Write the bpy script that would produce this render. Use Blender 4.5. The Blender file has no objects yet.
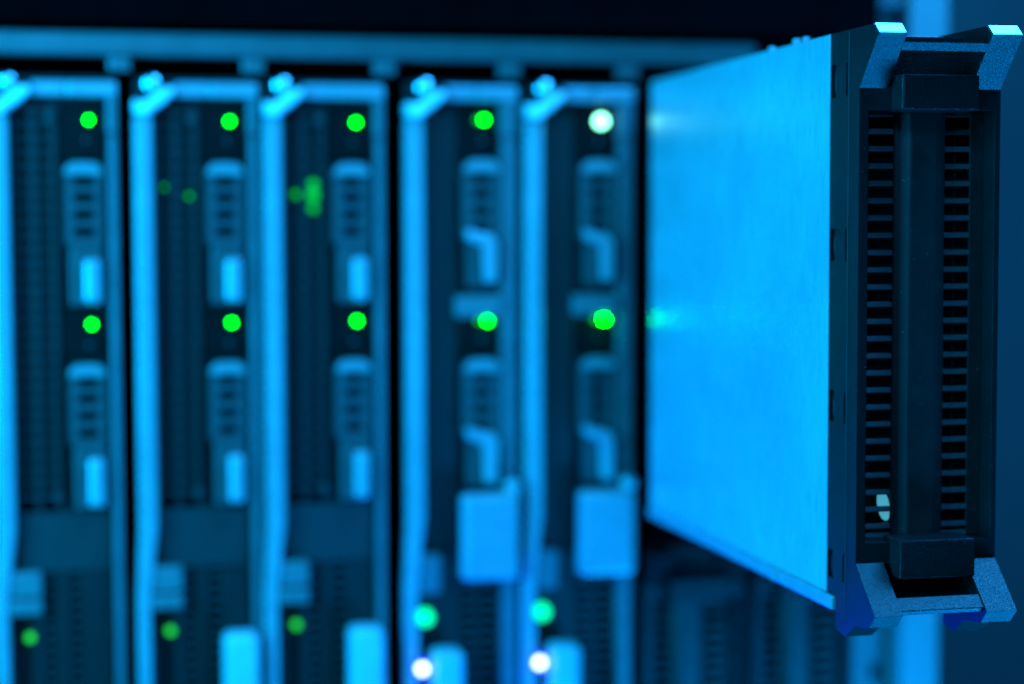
import bpy, bmesh, math, random
from mathutils import Vector
random.seed(7)
MM = 0.001
scene = bpy.context.scene
COL = scene.collection

# ------------------------------------------------------------------ camera
cam_data = bpy.data.cameras.new('camera')
cam = bpy.data.objects.new('camera', cam_data)
COL.objects.link(cam)
cam.location = (0.0, -1.10, 0.0)
cam.rotation_euler = (math.radians(90 - 4.124), 0, math.radians(-12.663))
cam_data.sensor_width = 36.0
cam_data.lens = 66.8
cam_data.clip_start = 0.01
cam_data.clip_end = 50
cam_data.dof.use_dof = True
cam_data.dof.focus_distance = 0.795
cam_data.dof.aperture_fstop = 2.85
cam_data.dof.aperture_blades = 0
scene.camera = cam

# ------------------------------------------------------------------ world: a dim blue machine room
world = bpy.data.worlds.new('World')
scene.world = world
world.use_nodes = True
bg = world.node_tree.nodes['Background']
bg.inputs['Color'].default_value = (0.0, 0.30, 1.0, 1)
bg.inputs['Strength'].default_value = 0.004


# ------------------------------------------------------------------ lamps (blue stage light)
def area(name, loc, target, sx, sy, power, col):
    d = bpy.data.lights.new(name, 'AREA')
    d.shape = 'RECTANGLE'
    d.size, d.size_y = sx, sy
    d.energy = power
    d.color = col
    o = bpy.data.objects.new(name, d)
    COL.objects.link(o)
    o.location = loc
    o.rotation_euler = (Vector(target) - Vector(loc)).to_track_quat('-Z', 'Y').to_euler()
    return o


BLUE = (0.0, 0.44, 1.0)
area('lamp_side', (-0.50, -0.50, 0.05), (0.32, -0.14, -0.06), 0.45, 0.7, 25.0, BLUE)
area('lamp_top', (0.64, -0.38, 0.70), (0.36, -0.37, -0.05), 0.45, 0.60, 29.0, (0.013, 0.33, 1.0))
area('lamp_low', (0.62, -0.48, -0.62), (0.35, -0.36, 0.0), 0.3, 0.35, 11.0, (0.0, 0.31, 1.0))
area('lamp_front', (-0.10, -1.25, 0.55), (0.15, 0.0, -0.08), 0.22, 0.2, 6.0, (0.03, 0.40, 1.0))
area('lamp_deep_blue', (0.15, -0.06, -0.36), (0.318, -0.34, -0.19), 0.10, 0.06, 1.7, (0.0, 0.0, 1.0))  # unseen lamp added low for the blue diodes' reflection on the bezel

# ------------------------------------------------------------------ exposure / render
scene.view_settings.view_transform = 'Standard'
scene.view_settings.look = 'None'
scene.view_settings.exposure = 0.0
scene.view_settings.gamma = 1.0
scene.render.engine = 'CYCLES'
scene.cycles.use_denoising = True
scene.cycles.use_adaptive_sampling = False
scene.cycles.max_bounces = 8
scene.cycles.sample_clamp_indirect = 6.0


# ------------------------------------------------------------------ materials
def mat(name, col, rough=0.45, metal=0.0, spec=0.5, bump=0.0, bump_scale=2500.0,
        var=0.0, var_scale=40.0, stretch=None, specks=0.0, speck_scale=700.0, rough_var=0.0, smudge=0.0):
    m = bpy.data.materials.new(name)
    m.use_nodes = True
    nt = m.node_tree
    N, L = nt.nodes, nt.links
    b = N['Principled BSDF']
    b.inputs['Base Color'].default_value = (*col, 1)
    b.inputs['Roughness'].default_value = rough
    b.inputs['Metallic'].default_value = metal
    b.inputs['Specular IOR Level'].default_value = spec
    tc = N.new('ShaderNodeTexCoord')
    src = tc.outputs['Object']
    if stretch:
        mp = N.new('ShaderNodeMapping')
        mp.inputs['Scale'].default_value = stretch
        L.new(src, mp.inputs['Vector'])
        ssrc = mp.outputs['Vector']
    else:
        ssrc = src
    cur = None
    if var:
        n = N.new('ShaderNodeTexNoise')
        n.inputs['Scale'].default_value = var_scale
        n.inputs['Detail'].default_value = 5
        n.inputs['Roughness'].default_value = 0.65
        L.new(ssrc, n.inputs['Vector'])
        r = N.new('ShaderNodeMapRange')
        r.inputs['From Min'].default_value = 0.3
        r.inputs['From Max'].default_value = 0.7
        r.inputs['To Min'].default_value = 1 - var
        r.inputs['To Max'].default_value = 1 + var
        L.new(n.outputs['Fac'], r.inputs['Value'])
        mx = N.new('ShaderNodeVectorMath')
        mx.operation = 'SCALE'
        mx.inputs[0].default_value = col
        L.new(r.outputs['Result'], mx.inputs['Scale'])
        cur = mx.outputs['Vector']
        if rough_var:
            rr = N.new('ShaderNodeMapRange')
            rr.inputs['From Min'].default_value = 0.3
            rr.inputs['From Max'].default_value = 0.7
            rr.inputs['To Min'].default_value = max(0.05, rough - rough_var)
            rr.inputs['To Max'].default_value = rough + rough_var
            L.new(n.outputs['Fac'], rr.inputs['Value'])
            L.new(rr.outputs['Result'], b.inputs['Roughness'])
    if smudge:
        n4 = N.new('ShaderNodeTexNoise')
        n4.inputs['Scale'].default_value = 14.0
        n4.inputs['Detail'].default_value = 6
        n4.inputs['Roughness'].default_value = 0.7
        L.new(src, n4.inputs['Vector'])
        r4 = N.new('ShaderNodeMapRange')
        r4.inputs['From Min'].default_value = 0.3
        r4.inputs['From Max'].default_value = 0.7
        r4.inputs['To Min'].default_value = 1 - smudge
        r4.inputs['To Max'].default_value = 1 + smudge
        L.new(n4.outputs['Fac'], r4.inputs['Value'])
        m4 = N.new('ShaderNodeVectorMath')
        m4.operation = 'SCALE'
        L.new(cur, m4.inputs[0])
        L.new(r4.outputs['Result'], m4.inputs['Scale'])
        cur = m4.outputs['Vector']
    if specks:
        n2 = N.new('ShaderNodeTexNoise')
        n2.inputs['Scale'].default_value = speck_scale
        n2.inputs['Detail'].default_value = 1
        L.new(src, n2.inputs['Vector'])
        r2 = N.new('ShaderNodeMapRange')
        r2.inputs['From Min'].default_value = 0.74
        r2.inputs['From Max'].default_value = 0.80
        L.new(n2.outputs['Fac'], r2.inputs['Value'])
        mix = N.new('ShaderNodeMix')
        mix.data_type = 'RGBA'
        L.new(r2.outputs['Result'], mix.inputs['Factor'])
        if cur is None:
            mix.inputs['A'].default_value = (*col, 1)
        else:
            L.new(cur, mix.inputs['A'])
        mix.inputs['B'].default_value = (specks, specks, specks, 1)
        cur = mix.outputs['Result']
    if cur is not None:
        L.new(cur, b.inputs['Base Color'])
    if bump:
        n3 = N.new('ShaderNodeTexNoise')
        n3.inputs['Scale'].default_value = bump_scale
        n3.inputs['Detail'].default_value = 3
        L.new(ssrc, n3.inputs['Vector'])
        bp = N.new('ShaderNodeBump')
        bp.inputs['Strength'].default_value = bump
        bp.inputs['Distance'].default_value = 0.0004
        L.new(n3.outputs['Fac'], bp.inputs['Height'])
        L.new(bp.outputs['Normal'], b.inputs['Normal'])
    return m


def emit(name, col, strength):
    m = bpy.data.materials.new(name)
    m.use_nodes = True
    b = m.node_tree.nodes['Principled BSDF']
    b.inputs['Base Color'].default_value = (col[0] * .3, col[1] * .3, col[2] * .3, 1)
    b.inputs['Roughness'].default_value = 0.2
    b.inputs['Emission Color'].default_value = (*col, 1)
    b.inputs['Emission Strength'].default_value = strength
    return m


M = {
    'bezel': mat('bezel_plastic', (0.0085, 0.010, 0.010), 0.30, spec=0.30, bump=0.75, bump_scale=1400, var=0.25, var_scale=60,
                 specks=0.16, speck_scale=900),
    'inner': mat('inner_plastic', (0.011, 0.014, 0.013), 0.42, bump=0.2, bump_scale=2000, var=0.3, var_scale=90,
                 specks=0.14, speck_scale=800),
    'bar': mat('grille_bar_plastic', (0.06, 0.066, 0.066), 0.45, spec=0.3, bump=0.3, bump_scale=2000, var=0.2, var_scale=120),
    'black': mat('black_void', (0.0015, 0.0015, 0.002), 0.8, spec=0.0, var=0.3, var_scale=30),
    'brushed': mat('brushed_steel', (0.62, 0.63, 0.64), 0.30, metal=0.5, bump=0.3, bump_scale=300, var=0.13,
                   var_scale=300, stretch=(1, 3, 0.16), rough_var=0.05, specks=0.9, speck_scale=160, smudge=0.14),
    'steel': mat('rail_steel', (0.18, 0.185, 0.19), 0.38, metal=0.4, var=0.12, var_scale=60, bump=0.1),
    'strip': mat('edge_metal', (0.40, 0.41, 0.43), 0.35, metal=0.4, var=0.10, var_scale=70, bump=0.1),
    'trim': mat('trim_grey', (0.15, 0.155, 0.165), 0.4, metal=0.3, var=0.12, var_scale=60),
    'panel': mat('panel_charcoal', (0.007, 0.009, 0.0085), 0.45, var=0.2, var_scale=50, bump=0.15),
    'panel2': mat('panel_slate', (0.017, 0.020, 0.020), 0.5, var=0.15, var_scale=50, bump=0.15),
    'rib': mat('grille_rib', (0.026, 0.030, 0.030), 0.5, var=0.15, var_scale=50),
    'panel3': mat('carrier_dark', (0.055, 0.06, 0.06), 0.42, var=0.15, var_scale=80),
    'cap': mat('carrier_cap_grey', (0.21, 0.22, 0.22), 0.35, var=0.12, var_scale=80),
    'carrier': mat('carrier_grey', (0.14, 0.15, 0.15), 0.4, var=0.15, var_scale=80),
    'pale': mat('pale_plastic', (0.50, 0.51, 0.52), 0.35, var=0.10, var_scale=60),
    'lamp_panel': mat('indicator_panel', (0.003, 0.004, 0.004), 0.5, spec=0.12, var=0.2, var_scale=50),
    'chrome': mat('chrome', (0.8, 0.8, 0.8), 0.18, metal=1.0, var=0.05, var_scale=60),
    'post': mat('post_zinc', (0.24, 0.25, 0.25), 0.5, metal=0.2, var=0.10, var_scale=30),
    'bright': mat('highlight_white', (0.85, 0.86, 0.87), 0.22, metal=0.2, var=0.06, var_scale=60),  # near-white, so the highlights on the blade corners sit in the colour
    'wall': mat('wall_paint', (0.085, 0.09, 0.09), 0.7, var=0.10, var_scale=6),
    'green': emit('green_diode', (0.0, 1.0, 0.0), 19.0),
    'strong_green': emit('strong_green_diode', (0.0, 1.0, 0.0), 50.0),
    'dim_green': emit('dim_green_glow', (0.02, 0.75, 0.02), 1.3),
    'faint_green': emit('faint_green_diode', (0.0, 0.7, 0.0), 0.8),
    'aqua': emit('aqua_diode', (0.0, 0.95, 0.33), 2.2),
    'white': emit('white_diode', (0.35, 0.50, 1.0), 11.0),
    'blue_ring': emit('blue_halo', (0.0, 0.0, 1.0), 0.9),
    'hot': emit('flare_diode', (0.22, 1.0, 0.60), 9.0),  # fifth blade's diode, made pale and over-bright in place of lens flare
    'lens': emit('pale_glow', (0.10, 0.60, 0.80), 0.6),
}


# ------------------------------------------------------------------ mesh helpers
class MB:
    """collects shapes (millimetres) into one bmesh"""

    def __init__(self):
        self.bm = bmesh.new()

    def box(self, x0, x1, y0, y1, z0, z1):
        v = [self.bm.verts.new((x * MM, y * MM, z * MM)) for x in (x0, x1) for y in (y0, y1) for z in (z0, z1)]
        for f in ((0, 1, 3, 2), (4, 6, 7, 5), (0, 4, 5, 1), (2, 3, 7, 6), (0, 2, 6, 4), (1, 5, 7, 3)):
            self.bm.faces.new([v[i] for i in f])
        return self

    def prism(self, pts, axis, a, b):
        """polygon extruded along axis; pts are the other two coordinates in xyz order"""
        def P(p, w):
            q = {'x': (w, p[0], p[1]), 'y': (p[0], w, p[1]), 'z': (p[0], p[1], w)}[axis]
            return self.bm.verts.new([c * MM for c in q])
        A = [P(p, a) for p in pts]
        B = [P(p, b) for p in pts]
        n = len(pts)
        self.bm.faces.new(A)
        self.bm.faces.new(B[::-1])
        for i in range(n):
            j = (i + 1) % n
            self.bm.faces.new([A[i], B[i], B[j], A[j]])
        return self

    def disc(self, x, z, r, y0, y1, n=20, dome=0.0):
        """cylinder along y, front at y0 (towards the viewer), optional domed front"""
        rings = [(r, y1), (r, y0)]
        if dome:
            rings += [(r * 0.86, y0 - dome * 0.5), (r * 0.55, y0 - dome * 0.85)]
        vs = []
        for rr, yy in rings:
            vs.append([self.bm.verts.new(((x + rr * math.cos(t)) * MM, yy * MM, (z + rr * math.sin(t)) * MM))
                       for t in [2 * math.pi * k / n for k in range(n)]])
        for a, b in zip(vs, vs[1:]):
            for k in range(n):
                self.bm.faces.new([a[k], a[(k + 1) % n], b[(k + 1) % n], b[k]])
        self.bm.faces.new(vs[0][::-1])
        self.bm.faces.new(vs[-1])
        return self

    def mesh(self, name):
        bmesh.ops.recalc_face_normals(self.bm, faces=self.bm.faces)
        me = bpy.data.meshes.new(name)
        self.bm.to_mesh(me)
        self.bm.free()
        return me

    def build(self, name, m, parent=None, bevel=0.0, seg=2, smooth=False):
        me = self.mesh(name)
        me.materials.append(M[m])
        o = bpy.data.objects.new(name, me)
        COL.objects.link(o)
        o.parent = parent
        if smooth:
            for p in me.polygons:
                p.use_smooth = True
        if bevel:
            md = o.modifiers.new('bevel', 'BEVEL')
            md.width = bevel * MM
            md.segments = seg
            md.limit_method = 'ANGLE'
            md.angle_limit = math.radians(28)
        return o


def boxes(name, m, parent, lst, bevel=0.4):
    b = MB()
    for q in lst:
        b.box(*q)
    return b.build(name, m, parent, bevel)


def thing(name, label, cat, loc, group=None, rot=(0, 0, 0)):
    o = bpy.data.objects.new(name, None)
    o.empty_display_size = 0.02
    COL.objects.link(o)
    o.location = [c * MM for c in loc]
    o.rotation_euler = rot
    o['label'] = label
    o['category'] = cat
    if group:
        o['group'] = group
    return o


def inst(src, parent, dx=0, dy=0, dz=0):
    o = src.copy()
    COL.objects.link(o)
    o.parent = parent
    o.location = src.location + Vector((dx, dy, dz)) * MM
    return o


def copy_tree(o, parent=None):
    c = o.copy()
    COL.objects.link(c)
    c.parent = parent
    for ch in o.children:
        copy_tree(ch, c)
    return c


def carve(o, cutters):
    """subtract boxes (x0,x1,y0,y1,z0,z1 in mm) from o's mesh"""
    b = MB()
    for q in cutters:
        b.box(*q)
    me = b.mesh('cut')
    c = bpy.data.objects.new('cut', me)
    COL.objects.link(c)
    c.parent = o.parent
    md = o.modifiers.new('cut', 'BOOLEAN')
    md.operation = 'DIFFERENCE'
    md.solver = 'EXACT'
    md.use_self = True
    md.object = c
    bpy.context.view_layer.update()
    ev = o.evaluated_get(bpy.context.evaluated_depsgraph_get())
    new = bpy.data.meshes.new_from_object(ev)
    o.modifiers.remove(md)
    mats = [m for m in o.data.materials]
    o.data = new
    if not new.materials:
        for m in mats:
            new.materials.append(m)
    bpy.data.objects.remove(c)
    bpy.data.meshes.remove(me)


# ------------------------------------------------------------------ setting: wall behind the cabinet
wall = MB().box(430, 2600, 620, 640, -1400, 1400).build('wall', 'wall')
wall['kind'] = 'structure'

# ------------------------------------------------------------------ the rack enclosure
BOT = -468
enc = thing('blade_enclosure', 'steel rack enclosure with a pale top rail holding a row of server blades',
            'server rack', (200, 300, BOT - 12))
EZ = -(BOT - 12)        # local z offset


def E(name, m, lst, bevel=0.5):
    return boxes(name, m, enc, [(a - 200, b - 200, c - 300, d - 300, e + EZ, f + EZ) for a, b, c, d, e, f in lst], bevel)


E('top_cover', 'black', [(-420, 470, -20, 600, 101, 190)], 1.0)
rail = E('top_rail', 'steel', [(-420, 398, -3, 12, 84, 97)], 1.2)
for x in (-56, 20.7, 95.7, 171.6, 246, 318.5, 390):
    boxes('rail_tab', 'steel', rail, [(x - 6 - 200, x + 6 - 200, -2 - 300, 9 - 300, 75.5 + EZ, 83.2 + EZ)], 0.8)
E('rail_lip', 'trim', [(-420, 398, -5, -3.2, 84.5, 87.5)], 0.3)
E('back_panel', 'black', [(-420, 470, 560, 566, BOT, 100)])
E('bottom_plate', 'trim', [(-420, 470, 0, 566, BOT - 12, BOT)])
for x in (-56.5, 22.5, 97.4, 173.5, 247.4, 322.6, 396.5):
    E('bay_divider', 'black', [(x - 0.6, x + 0.6, 30, 555, BOT + 0.5, 75)], 0)
E('bay_shelf', 'black', [(323.6, 468, 12, 555, -199.5, -196.5)], 0)
post = E('rack_post', 'post', [(496, 522, -6, 30, BOT, 190)], 2.0)
flange = E('post_flange', 'carrier', [(470.5, 493, 14, 22, BOT, 190)], 0.8)
E('side_sheet', 'black', [(469, 470.2, 10, 560, BOT, 100)], 0)
E('top_bracket', 'steel', [(440, 494, -2, 20, 121.5, 140)], 1.0)
for z in range(-461, 190, 40):
    boxes('mounting_hole', 'black', flange, [(484 - 200, 490 - 200, 13.0 - 300, 14.5 - 300, z + EZ, z + 8 + EZ)], 0.3)


# ------------------------------------------------------------------ full-height blades
def prong_strip(pts, name, m, parent, y0, y1, bevel=1.0):
    return MB().prism(pts, 'y', y0, y1).build(name, m, parent, bevel)


def led(parent, x, z, r, m, y=0.0, name='status_light_or_glint'):
    o = MB().disc(x, z, r, y, y + 3, 18, dome=r * 0.5).build(name, m, parent, smooth=True)
    return o


def grille(parent, x0, x1, z0, z1, pitch, y=4.0, th=2.2):
    """frame strips and single bars; returns nothing"""
    n = int((z1 - z0) / pitch)
    boxes('grille_shadow_box', 'black', parent, [(x0, x1, 7.2, 7.9, z0 - pitch, z1)], 0)  # black plate stands in for the shade behind the bars
    first = None
    for k in range(n + 1):
        z = z1 - k * pitch
        if first is None:
            first = MB().box(x0, x1, y, y + 2.5, z - th, z).build('grille_bar', 'rib', parent)
            zf = z
        else:
            inst(first, parent, dz=z - zf)


def carrier(parent, x0, x1, z0, z1, zl, style):
    """hot-swap drive carrier: arched frame, four dark openings with bars, latch below"""
    w = x1 - x0
    r = w * 0.30
    # arch outline
    pts = [(x0, z0), (x0, z1 - r)]
    for k in range(1, 6):
        t = math.pi - k * math.pi / 2 / 5
        pts.append((x0 + r + r * math.cos(t), z1 - r + r * math.sin(t)))
    for k in range(0, 6):
        t = math.pi / 2 - k * math.pi / 2 / 5
        pts.append((x1 - r + r * math.cos(t), z1 - r + r * math.sin(t)))
    pts += [(x1, z0)]
    o = MB().prism(pts, 'y', -3, 6).build('drive_carrier', 'panel3', parent)
    ix0, ix1 = x0 + w * 0.23, x1 - w * 0.20
    top = z1 - w * 0.36
    n = 4
    ph = 9.7
    carve(o, [(ix0, ix1, -4, 7, top - (k + 1) * ph + ph * 0.45, top - k * ph) for k in range(n)])
    boxes('carrier_shadow_box', 'black', o, [(ix0 - 1, ix1 + 1, 6.05, 7.7, top - 4 * ph, top + 1)], 0)  # black backing paints the shade inside the openings
    md = o.modifiers.new('bevel', 'BEVEL')
    md.width = 0.0006
    md.segments = 1
    md.limit_method = 'ANGLE'
    # crown cap in a lighter grey
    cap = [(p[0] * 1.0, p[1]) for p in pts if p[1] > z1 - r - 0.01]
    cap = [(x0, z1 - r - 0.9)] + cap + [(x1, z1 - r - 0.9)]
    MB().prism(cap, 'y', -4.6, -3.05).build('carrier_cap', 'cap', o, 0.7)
    if style == 'A':
        MB().box(x0 + 2.5, x1 - 0.3, -2, 6, zl, z0 - 0.4).build('carrier_latch', 'panel3', o, 1.0)
        MB().box(x0 + 10, x1 - 1.6, -7, -2.05, zl + 1.4, z0 - 8).build('latch_handle', 'strip', o, 2.0)
    else:
        MB().prism([(x0 + 2.5, zl), (x1 - 0.8, zl), (x1 - 0.8, z0 - 0.3), (x0 + 2.5, z0 - 0.3)], 'y', -1, 6) \
            .build('carrier_latch', 'panel3', o, 1.0)
        z0 += 4
        MB().prism([(x0 + 0.5, z0 + 2.5), (x0 + 1.0, z0 - 4), (x0 + 10.5, z0 - 7.5), (x0 + 11.5, zl + 3), (x1 - 3, zl + 3),
                    (x1 - 2.4, z0 - 5), (x1 - 6, z0 - 1.2)], 'y', -7.5, -3.05).build('latch_handle', 'strip', o, 1.0)
    return o


def blade(style, X0, label, first_light='green', faint=()):
    t = thing('blade_server', label, 'server blade', (X0, 0, BOT), 'full height server blades side by side in the rack')
    dz = -BOT

    W = 69.8 if style == 'A' else 66.6
    P = t
    # tray and recessed face
    boxes('tray', 'black', P, [(2, W - 2, 12, 540, BOT + 1, 72)], 0)
    boxes('face_panel', 'panel', P, [(1, W - 0.6, 8, 11.8, BOT + 1, 72.5)], 0)
    # left edge strip with the kink towards the foot
    s = MB().prism([(0, 50), (10.2, 50), (10.6, -184), (6.5, -221), (6.2, -232), (6.2, BOT + 1), (-1.5, BOT + 1), (-1.5, -228),
                    (0.2, -186)], 'y', -6, 7.8)
    s.build('edge_strip', 'strip', P, 2.2, 3)
    # chamfered corner and thumb screw
    MB().prism([(0, 50.4), (8.5, 50.4), (23, 62.2), (23, 66.5), (17.5, 66.5), (4.5, 57.5), (0, 60)], 'y', -9, 6) \
        .build('corner_bracket', 'bright', P, 2.2, 3)
    MB().disc(6.6, 53.5, 3.6, -10.5, -8.5, 16, dome=2).build('corner_glint', 'bright', P, smooth=True)  # pale dome added for the white glint on the bracket corner
    k = MB().disc(10.2, 68.0, 5.4, -9, 6, 20, dome=2.4).build('thumb_screw', 'chrome', P, smooth=True)
    MB().disc(10.2, 68.3, 2.6, -13, -11.6, 14, dome=0.6).build('screw_glint', 'bright', k, smooth=True)  # pale dome added as the highlight on the screw head
    # top bar in two lengths, right bar
    xs = 41.3
    boxes('top_bar', 'strip', P, [(23.4, xs, -4, 7.8, 61, 69.2)], 1.0)
    boxes('top_bar', 'strip', P, [(xs + 0.9, W, -4, 7.8, 61, 69.2)], 1.0)
    rw = 5.4 if style == 'A' else 9.5
    boxes('side_bar', 'trim', P, [(W - rw, W, -3, 7.8, 40, 60.7)], 0.8)
    boxes('side_bar', 'trim', P, [(W - rw + 0.7, W - 0.1, -2, 7.8, BOT + 1, 39.4)], 0.8)

    if style == 'A':
        for (a, b) in ((13.5, 21.5), (26, 33)):
            grille(P, a, b, -170, 54, 7.8)
        boxes('grille_frame', 'panel', P, [(11.4, 13.3, 2.5, 7.8, -172, 56), (21.7, 25.8, 2.5, 7.8, -172, 56),
                                           (33.2, 36.5, 2.0, 7.8, -172, 56)], 0.3)
        boxes('light_panel', 'lamp_panel', P, [(37.5, 63, 4, 7.8, 26, 58)], 0.8)
        boxes('light_panel', 'lamp_panel', P, [(37.5, 63, 4, 7.8, -88, -58)], 0.8)
        led(P, 54.3, 47.8, 1.5, first_light, 2.0)
        led(P, 54.3, -67.7, 1.5, 'green', 2.0)
        for zz in (36.5, -79.5):
            MB().disc(52.5, zz, 0.9, 3.4, 5, 10).build('pin_hole', 'trim', P)
        carrier(P, 40.5, 61.2, -22.6, 23.9, -56.5, 'A')
        carrier(P, 41.2, 61.6, -135.6, -90.0, -172.4, 'A')
        boxes('blank_panel', 'panel2', P, [(11.5, 63.6, 3, 7.8, -209, -174.5)], 0.5)
        for (a, b) in ((25.8, 31.6), (40, 46.8)):
            grille(P, a, b, BOT + 40, -212, 6.4)
        boxes('grille_frame', 'panel', P, [(19.5, 25.6, 2.5, 7.8, BOT + 30, -210), (31.8, 39.8, 2.5, 7.8, BOT + 30, -210),
                                           (47, 63.6, 2.5, 7.8, BOT + 30, -210)], 0.3)
        b = boxes('hinge_block', 'carrier', P, [(6.9, 24.2, -4, 7.6, -222, -207.6)], 1.5)
        boxes('hinge_foot', 'carrier', b, [(6.9, 24.2, -5, 7.6, -232, -223.5)], 1.5)
        led(P, 17.3, -246, 2.3, 'dim_green', 1.0)
        if X0 > -40:
            boxes('pull_handle', 'pale', P, [(46.8, 66.8, -16, 2.0, -372, -246.4)], 4.0)
        MB().disc(33, 49, 3.0, 0.5, 3.0, 16, dome=1).build('rivet', 'panel2', P, smooth=True)
        MB().disc(34.5, -166, 3.0, 0.5, 3.0, 16, dome=1).build('rivet', 'panel2', P, smooth=True)
    else:
        boxes('light_panel', 'lamp_panel', P, [(33, 56.5, 4, 7.8, 29, 58)], 0.8)
        boxes('light_panel', 'lamp_panel', P, [(33, 56.5, 4, 7.8, -89, -67.5)], 0.8)
        boxes('column_cover', 'panel', P, [(12, 31, 3, 7.8, -204, 57)], 0.6)
        led(P, 47.8, 50, 1.6 if first_light == 'green' else 3.4, first_light, 1.5)
        led(P, 48.6, -68.5, 1.6, 'strong_green' if first_light == 'hot' else 'green', -4.0)
        led(P, 44.6, -68.6, 1.3, 'dim_green', 0.5)  # no diode: glowing disc for the light's reflection in the rim
        if first_light == 'green':
            led(P, 44.0, 50, 1.3, 'dim_green', 1.5)  # same painted reflection beside the upper light
        for zz in (38, -79.5):
            MB().disc(46.5, zz, 0.9, 3.4, 5, 10).build('pin_hole', 'carrier', P)
        carrier(P, 34.5, 56.2, -20.5, 26.4, -48, 'B')
        carrier(P, 34.5, 56.6, -137.5, -91.0, -167, 'B')
        boxes('cross_bracket', 'carrier', P, [(29.6, 57, -4, 7.7, -66.0, -53.5)], 1.5)
        boxes('cable_shield', 'strip', P, [(31.2, 65.8, -14, -3.5, -221.6, -170)], 3.0)
        MB().disc(62.5, -166.6, 4.6, -10, -3, 16, dome=2.5).build('screw_cap', 'strip', P, smooth=True)
        b = boxes('hinge_block', 'trim', P, [(7.0, 20.1, -4, 7.6, -230, -206.9)], 1.5)
        led(P, 11.2, -245, 4.6, 'aqua', 0.0)
        led(P, 8.0, -274, 2.9, 'white', -8.0)
        MB().disc(8.0, -274, 5.4, -6.4, -4, 20).build('light_halo', 'blue_ring', P)  # glowing disc painted in for the deep blue halo round the diode
        boxes('pull_handle', 'pale', P, [(13.5, 32, -16, 2, -372, -262.7)], 4.0)
        for (a, b) in ((36, 42), (47, 54)):
            grille(P, a, b, BOT + 40, -226, 6.4)
    for (x, z, r) in faint:
        led(P, x, z, r, 'faint_green', 1.4, 'faint_light')
    for o in t.children:
        o.location.z += dz * MM
    return t


blade('A', -51.0, 'server blade at the left edge of the rack with clearly visible black grille')
blade('A', 27.8, 'second server blade from the left, one pale pull handle at its foot', faint=((17, 10, 1.2), (31, 5, 1.5)))
blade('A', 100.6, 'middle server blade with a faint green glimmer behind its grille', faint=((29, 5.5, 3.4), (29.2, 12, 2.6), (29, -2, 2.4), (19, 6, 2.0)))
blade('B', 183.1, 'fourth server blade from the left, green light on top, aqua light at its foot')
blade('B', 254.6, 'server blade nearest the pulled out module, its top light pale and dazzling in place of lens flare', first_light='hot')

# ------------------------------------------------------------------ half-height module (pulled out; two more below)
Z0 = 186.0    # bezel foot below the world level used in the measurements


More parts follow.
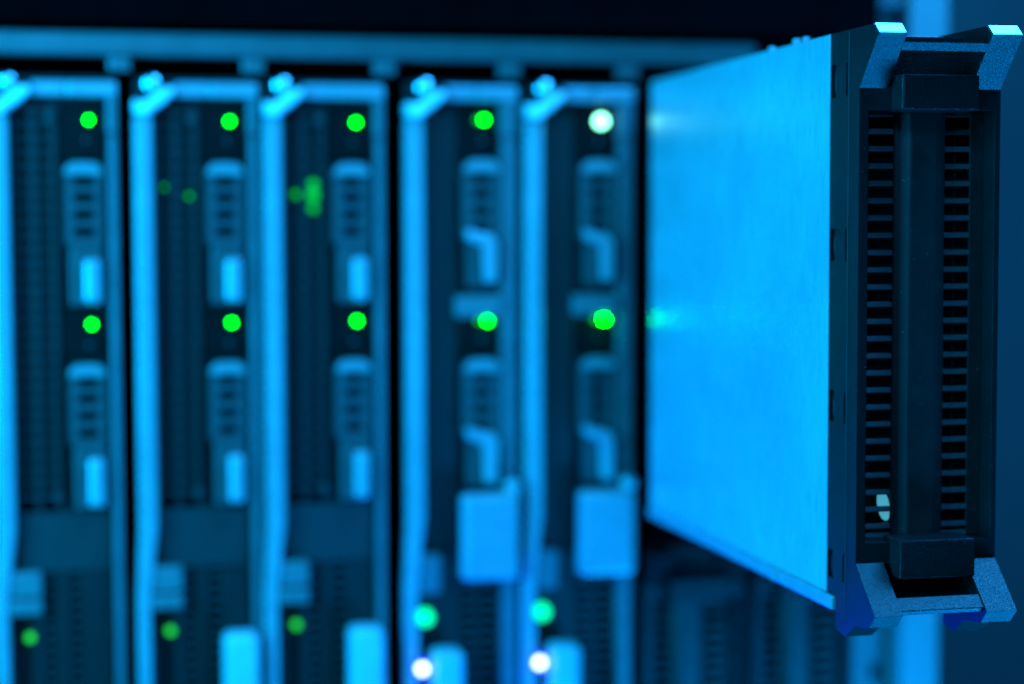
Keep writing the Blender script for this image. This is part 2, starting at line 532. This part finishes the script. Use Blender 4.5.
def half_module(label, loc, rot, rear, detailed):
    t = thing('server_module', label, 'server module', loc, 'half height server modules', rot)
    prof = [(-32, 74.5), (14.1, 74.3), (19.2, 70), (0, 49), (0, -152.3), (20.8, -171.2), (14.8, -177.1), (0, -179.1),
            (-10.9, -186), (-21.6, -184.7), (-22, -170.5), (-32, -170.5)]
    bz = MB().prism([(-u, z) for u, z in prof], 'x', 0, 64.5).build('front_bezel', 'bezel', t)
    cuts = [(4, 62.0, -1, 30, -143.7, 40.2),                  # recess with the grille
            (12.6, 50.6, -30, 7, 49.6, 90),                   # gap between the upper prongs
            (12.6, 50.6, 6.9, 40, 71.5, 90),
            (12.6, 50.6, -30, 7, -200, -152.6),               # gap between the lower prongs
            (12.6, 50.6, 6.9, 40, -200, -173)]
    if detailed:
        for a, b in ((46.5, 60.8), (-24, -10), (-94, -80.3), (-163, -150.5)):
            cuts.append((-1, 2.2, 24.5, 30.8, a, b))          # clip windows
            cuts.append((-1, 0.9, 12.3, 14.4, a, b))
        cuts.append((-1, 0.5, 11.2, 11.75, -180, 73.5))       # parting line
    carve(bz, cuts)
    md = bz.modifiers.new('bevel', 'BEVEL')
    md.width = 0.0006
    md.segments = 2
    md.limit_method = 'ANGLE'
    md.angle_limit = math.radians(25)
    # grille: floor strips, rib, single bars
    yg = 10.4
    boxes('grille_margin', 'inner', bz, [(4.05, 8.8, yg, yg + 1.6, -143.6, 40.1)], 0.2)
    boxes('grille_margin', 'inner', bz, [(55.8, 61.95, yg, yg + 1.6, -143.6, 40.1)], 0.2)
    MB().prism([(20.3, yg + 1.6), (20.3, yg), (26.5, yg - 4.2), (38.6, yg - 4.2), (44.2, yg), (44.2, yg + 1.6)], 'z', -143.6, 40.1) \
        .build('centre_rib', 'inner', bz, 1.2, 3)
    n = 25
    pitch = 7.39
    proto = {}
    for k in range(n + 1):
        z = 40.05 - k * pitch
        for x0, x1 in ((8.85, 20.25), (44.25, 55.75)):
            if x0 not in proto:
                proto[x0] = (MB().prism([(yg + 0.05, z - 2.2), (yg + 0.05, z - 1.6), (yg + 0.6, z), (yg + 2.2, z), (yg + 2.2, z - 2.2)], 'x', x0, x1)
                             .build('grille_bar', 'bar', bz), z)
            else:
                zz = max(z, -141.3)
                inst(proto[x0][0], bz, dz=zz - proto[x0][1])
    MB().box(49.6, 50.5, yg + 3, yg + 4, -143, 40).build('mesh_wire', 'inner', bz)
    # pull tabs and the bars that tie the prongs together
    boxes('pull_tab', 'bezel', bz, [(14.6, 49.4, -11, 7.5, 39.4, 54.2)], 0.8)
    boxes('pull_tab', 'bezel', bz, [(15.6, 49.8, -11, 7.5, -158.0, -141.5)], 0.8)
    MB().prism([(-(63.6 - 49) * .914, 63.6), (-(67 - 49) * .914, 67.0), (-(67 - 49) * .914 + 2.6, 67.2), (-(63.6 - 49) * .914 + 4, 64.4)],
               'x', 12.4, 50.8).build('cross_bar', 'bezel', bz, 0.3)
    MB().prism([(-13.0, -165.0), (-18.3, -169.9), (-16.4, -172.1), (-10.2, -168.0)], 'x', 12.4, 50.8).build('cross_bar', 'bezel', bz, 0.4)
    MB().prism([(-11, -167.6), (6.9, -165), (6.9, -166.5), (-11, -169.4)], 'x', 12.5, 50.7).build('lower_pan', 'bezel', bz, 0.2)
    for x0, x1 in ((0.5, 12.1), (51.1, 64.0)):
        MB().prism([(-14.4, 74.15), (-18.9, 70.35), (-19.25, 70.75), (-14.75, 74.55)], 'x', x0, x1).build('prong_glint', 'chrome', bz)  # chrome plate added so the plastic chamfer shows a white highlight
    if detailed:
        MB().box(-0.22, 0.3, 10.6, 11.0, -179, 73.6).build('seam_highlight', 'panel3', bz)  # lighter strip paints the highlight along the seam's edge
        # clip tongues inside the side windows and the parting-line clips
        for a, b in ((46.5, 60.8), (-24, -10), (-94, -80.3), (-163, -150.5)):
            MB().prism([(25.2, a + 2), (26.4, a + 4), (26.4, b - 4), (25.2, b - 2), (27.6, b - 2.6), (28.2, b - 5), (28.2, a + 5), (27.6, a + 2.6)],
                       'x', 0.5, 2.0).build('clip', 'bezel', bz, 0.15, 1)
        lens = MB().disc(0, 0, 4.6, -1, 1, 24, dome=1.6).build('inner_glow_disc', 'lens', bz, smooth=True)  # pale disc with a weak glow added, set behind the bars
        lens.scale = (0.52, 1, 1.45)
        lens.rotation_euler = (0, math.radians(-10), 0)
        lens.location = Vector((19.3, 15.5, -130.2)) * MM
    # sheet-metal cover: left and right sides, top, bottom with folded lip
    y0 = 32.1
    side = boxes('side_panel', 'brushed', t, [(-0.2, 0.9, y0, rear, -170.2, 74.4)], 0.35)
    boxes('side_panel', 'brushed', t, [(63.2, 64.3, y0, rear, -170.2, 74.4)], 0.3)
    boxes('top_panel', 'brushed', t, [(1.0, 63.1, y0, rear, 73.0, 74.2)], 0.2)
    boxes('base_panel', 'strip', t, [(-1.6, 64.8, 22.4, rear, -176.6, -170.4)], 0.8)
    for y, h in ((68, 2.6), (80, 3.0), (112, 2.2)):
        boxes('cover_hook', 'brushed', t, [(1.5, 4.0, y - 1.8, y + 1.8, 74.25, 74.2 + h)], 0.4)
    boxes('rail_catch', 'strip', t, [(-3.0, -1.65, 88, 96, -176, -171)], 0.5)
    # dark inner sled that stays in the bay's guides
    boxes('sled', 'black', t, [(9, 57, y0, 32.1 + 640 if detailed else rear, -168, 66)], 0.5)
    for o in t.children:
        o.location.z += Z0 * MM
    return t


pulled = half_module('server module pulled out of the rack, bright brushed metal side and black vented front',
                     (318.0, -352.0, -186.0), (math.radians(-0.7), 0, 0), 300, True)
low = half_module('black vented server module in the lower bay, the one next to the fifth blade', (329.5, 0, BOT + 0.5), (0, 0, 0), 420, False)
low2 = copy_tree(low)
low2.location.x = 0.4005
low2['label'] = 'black vented server module in the lower bay, the one beneath the pulled out front'
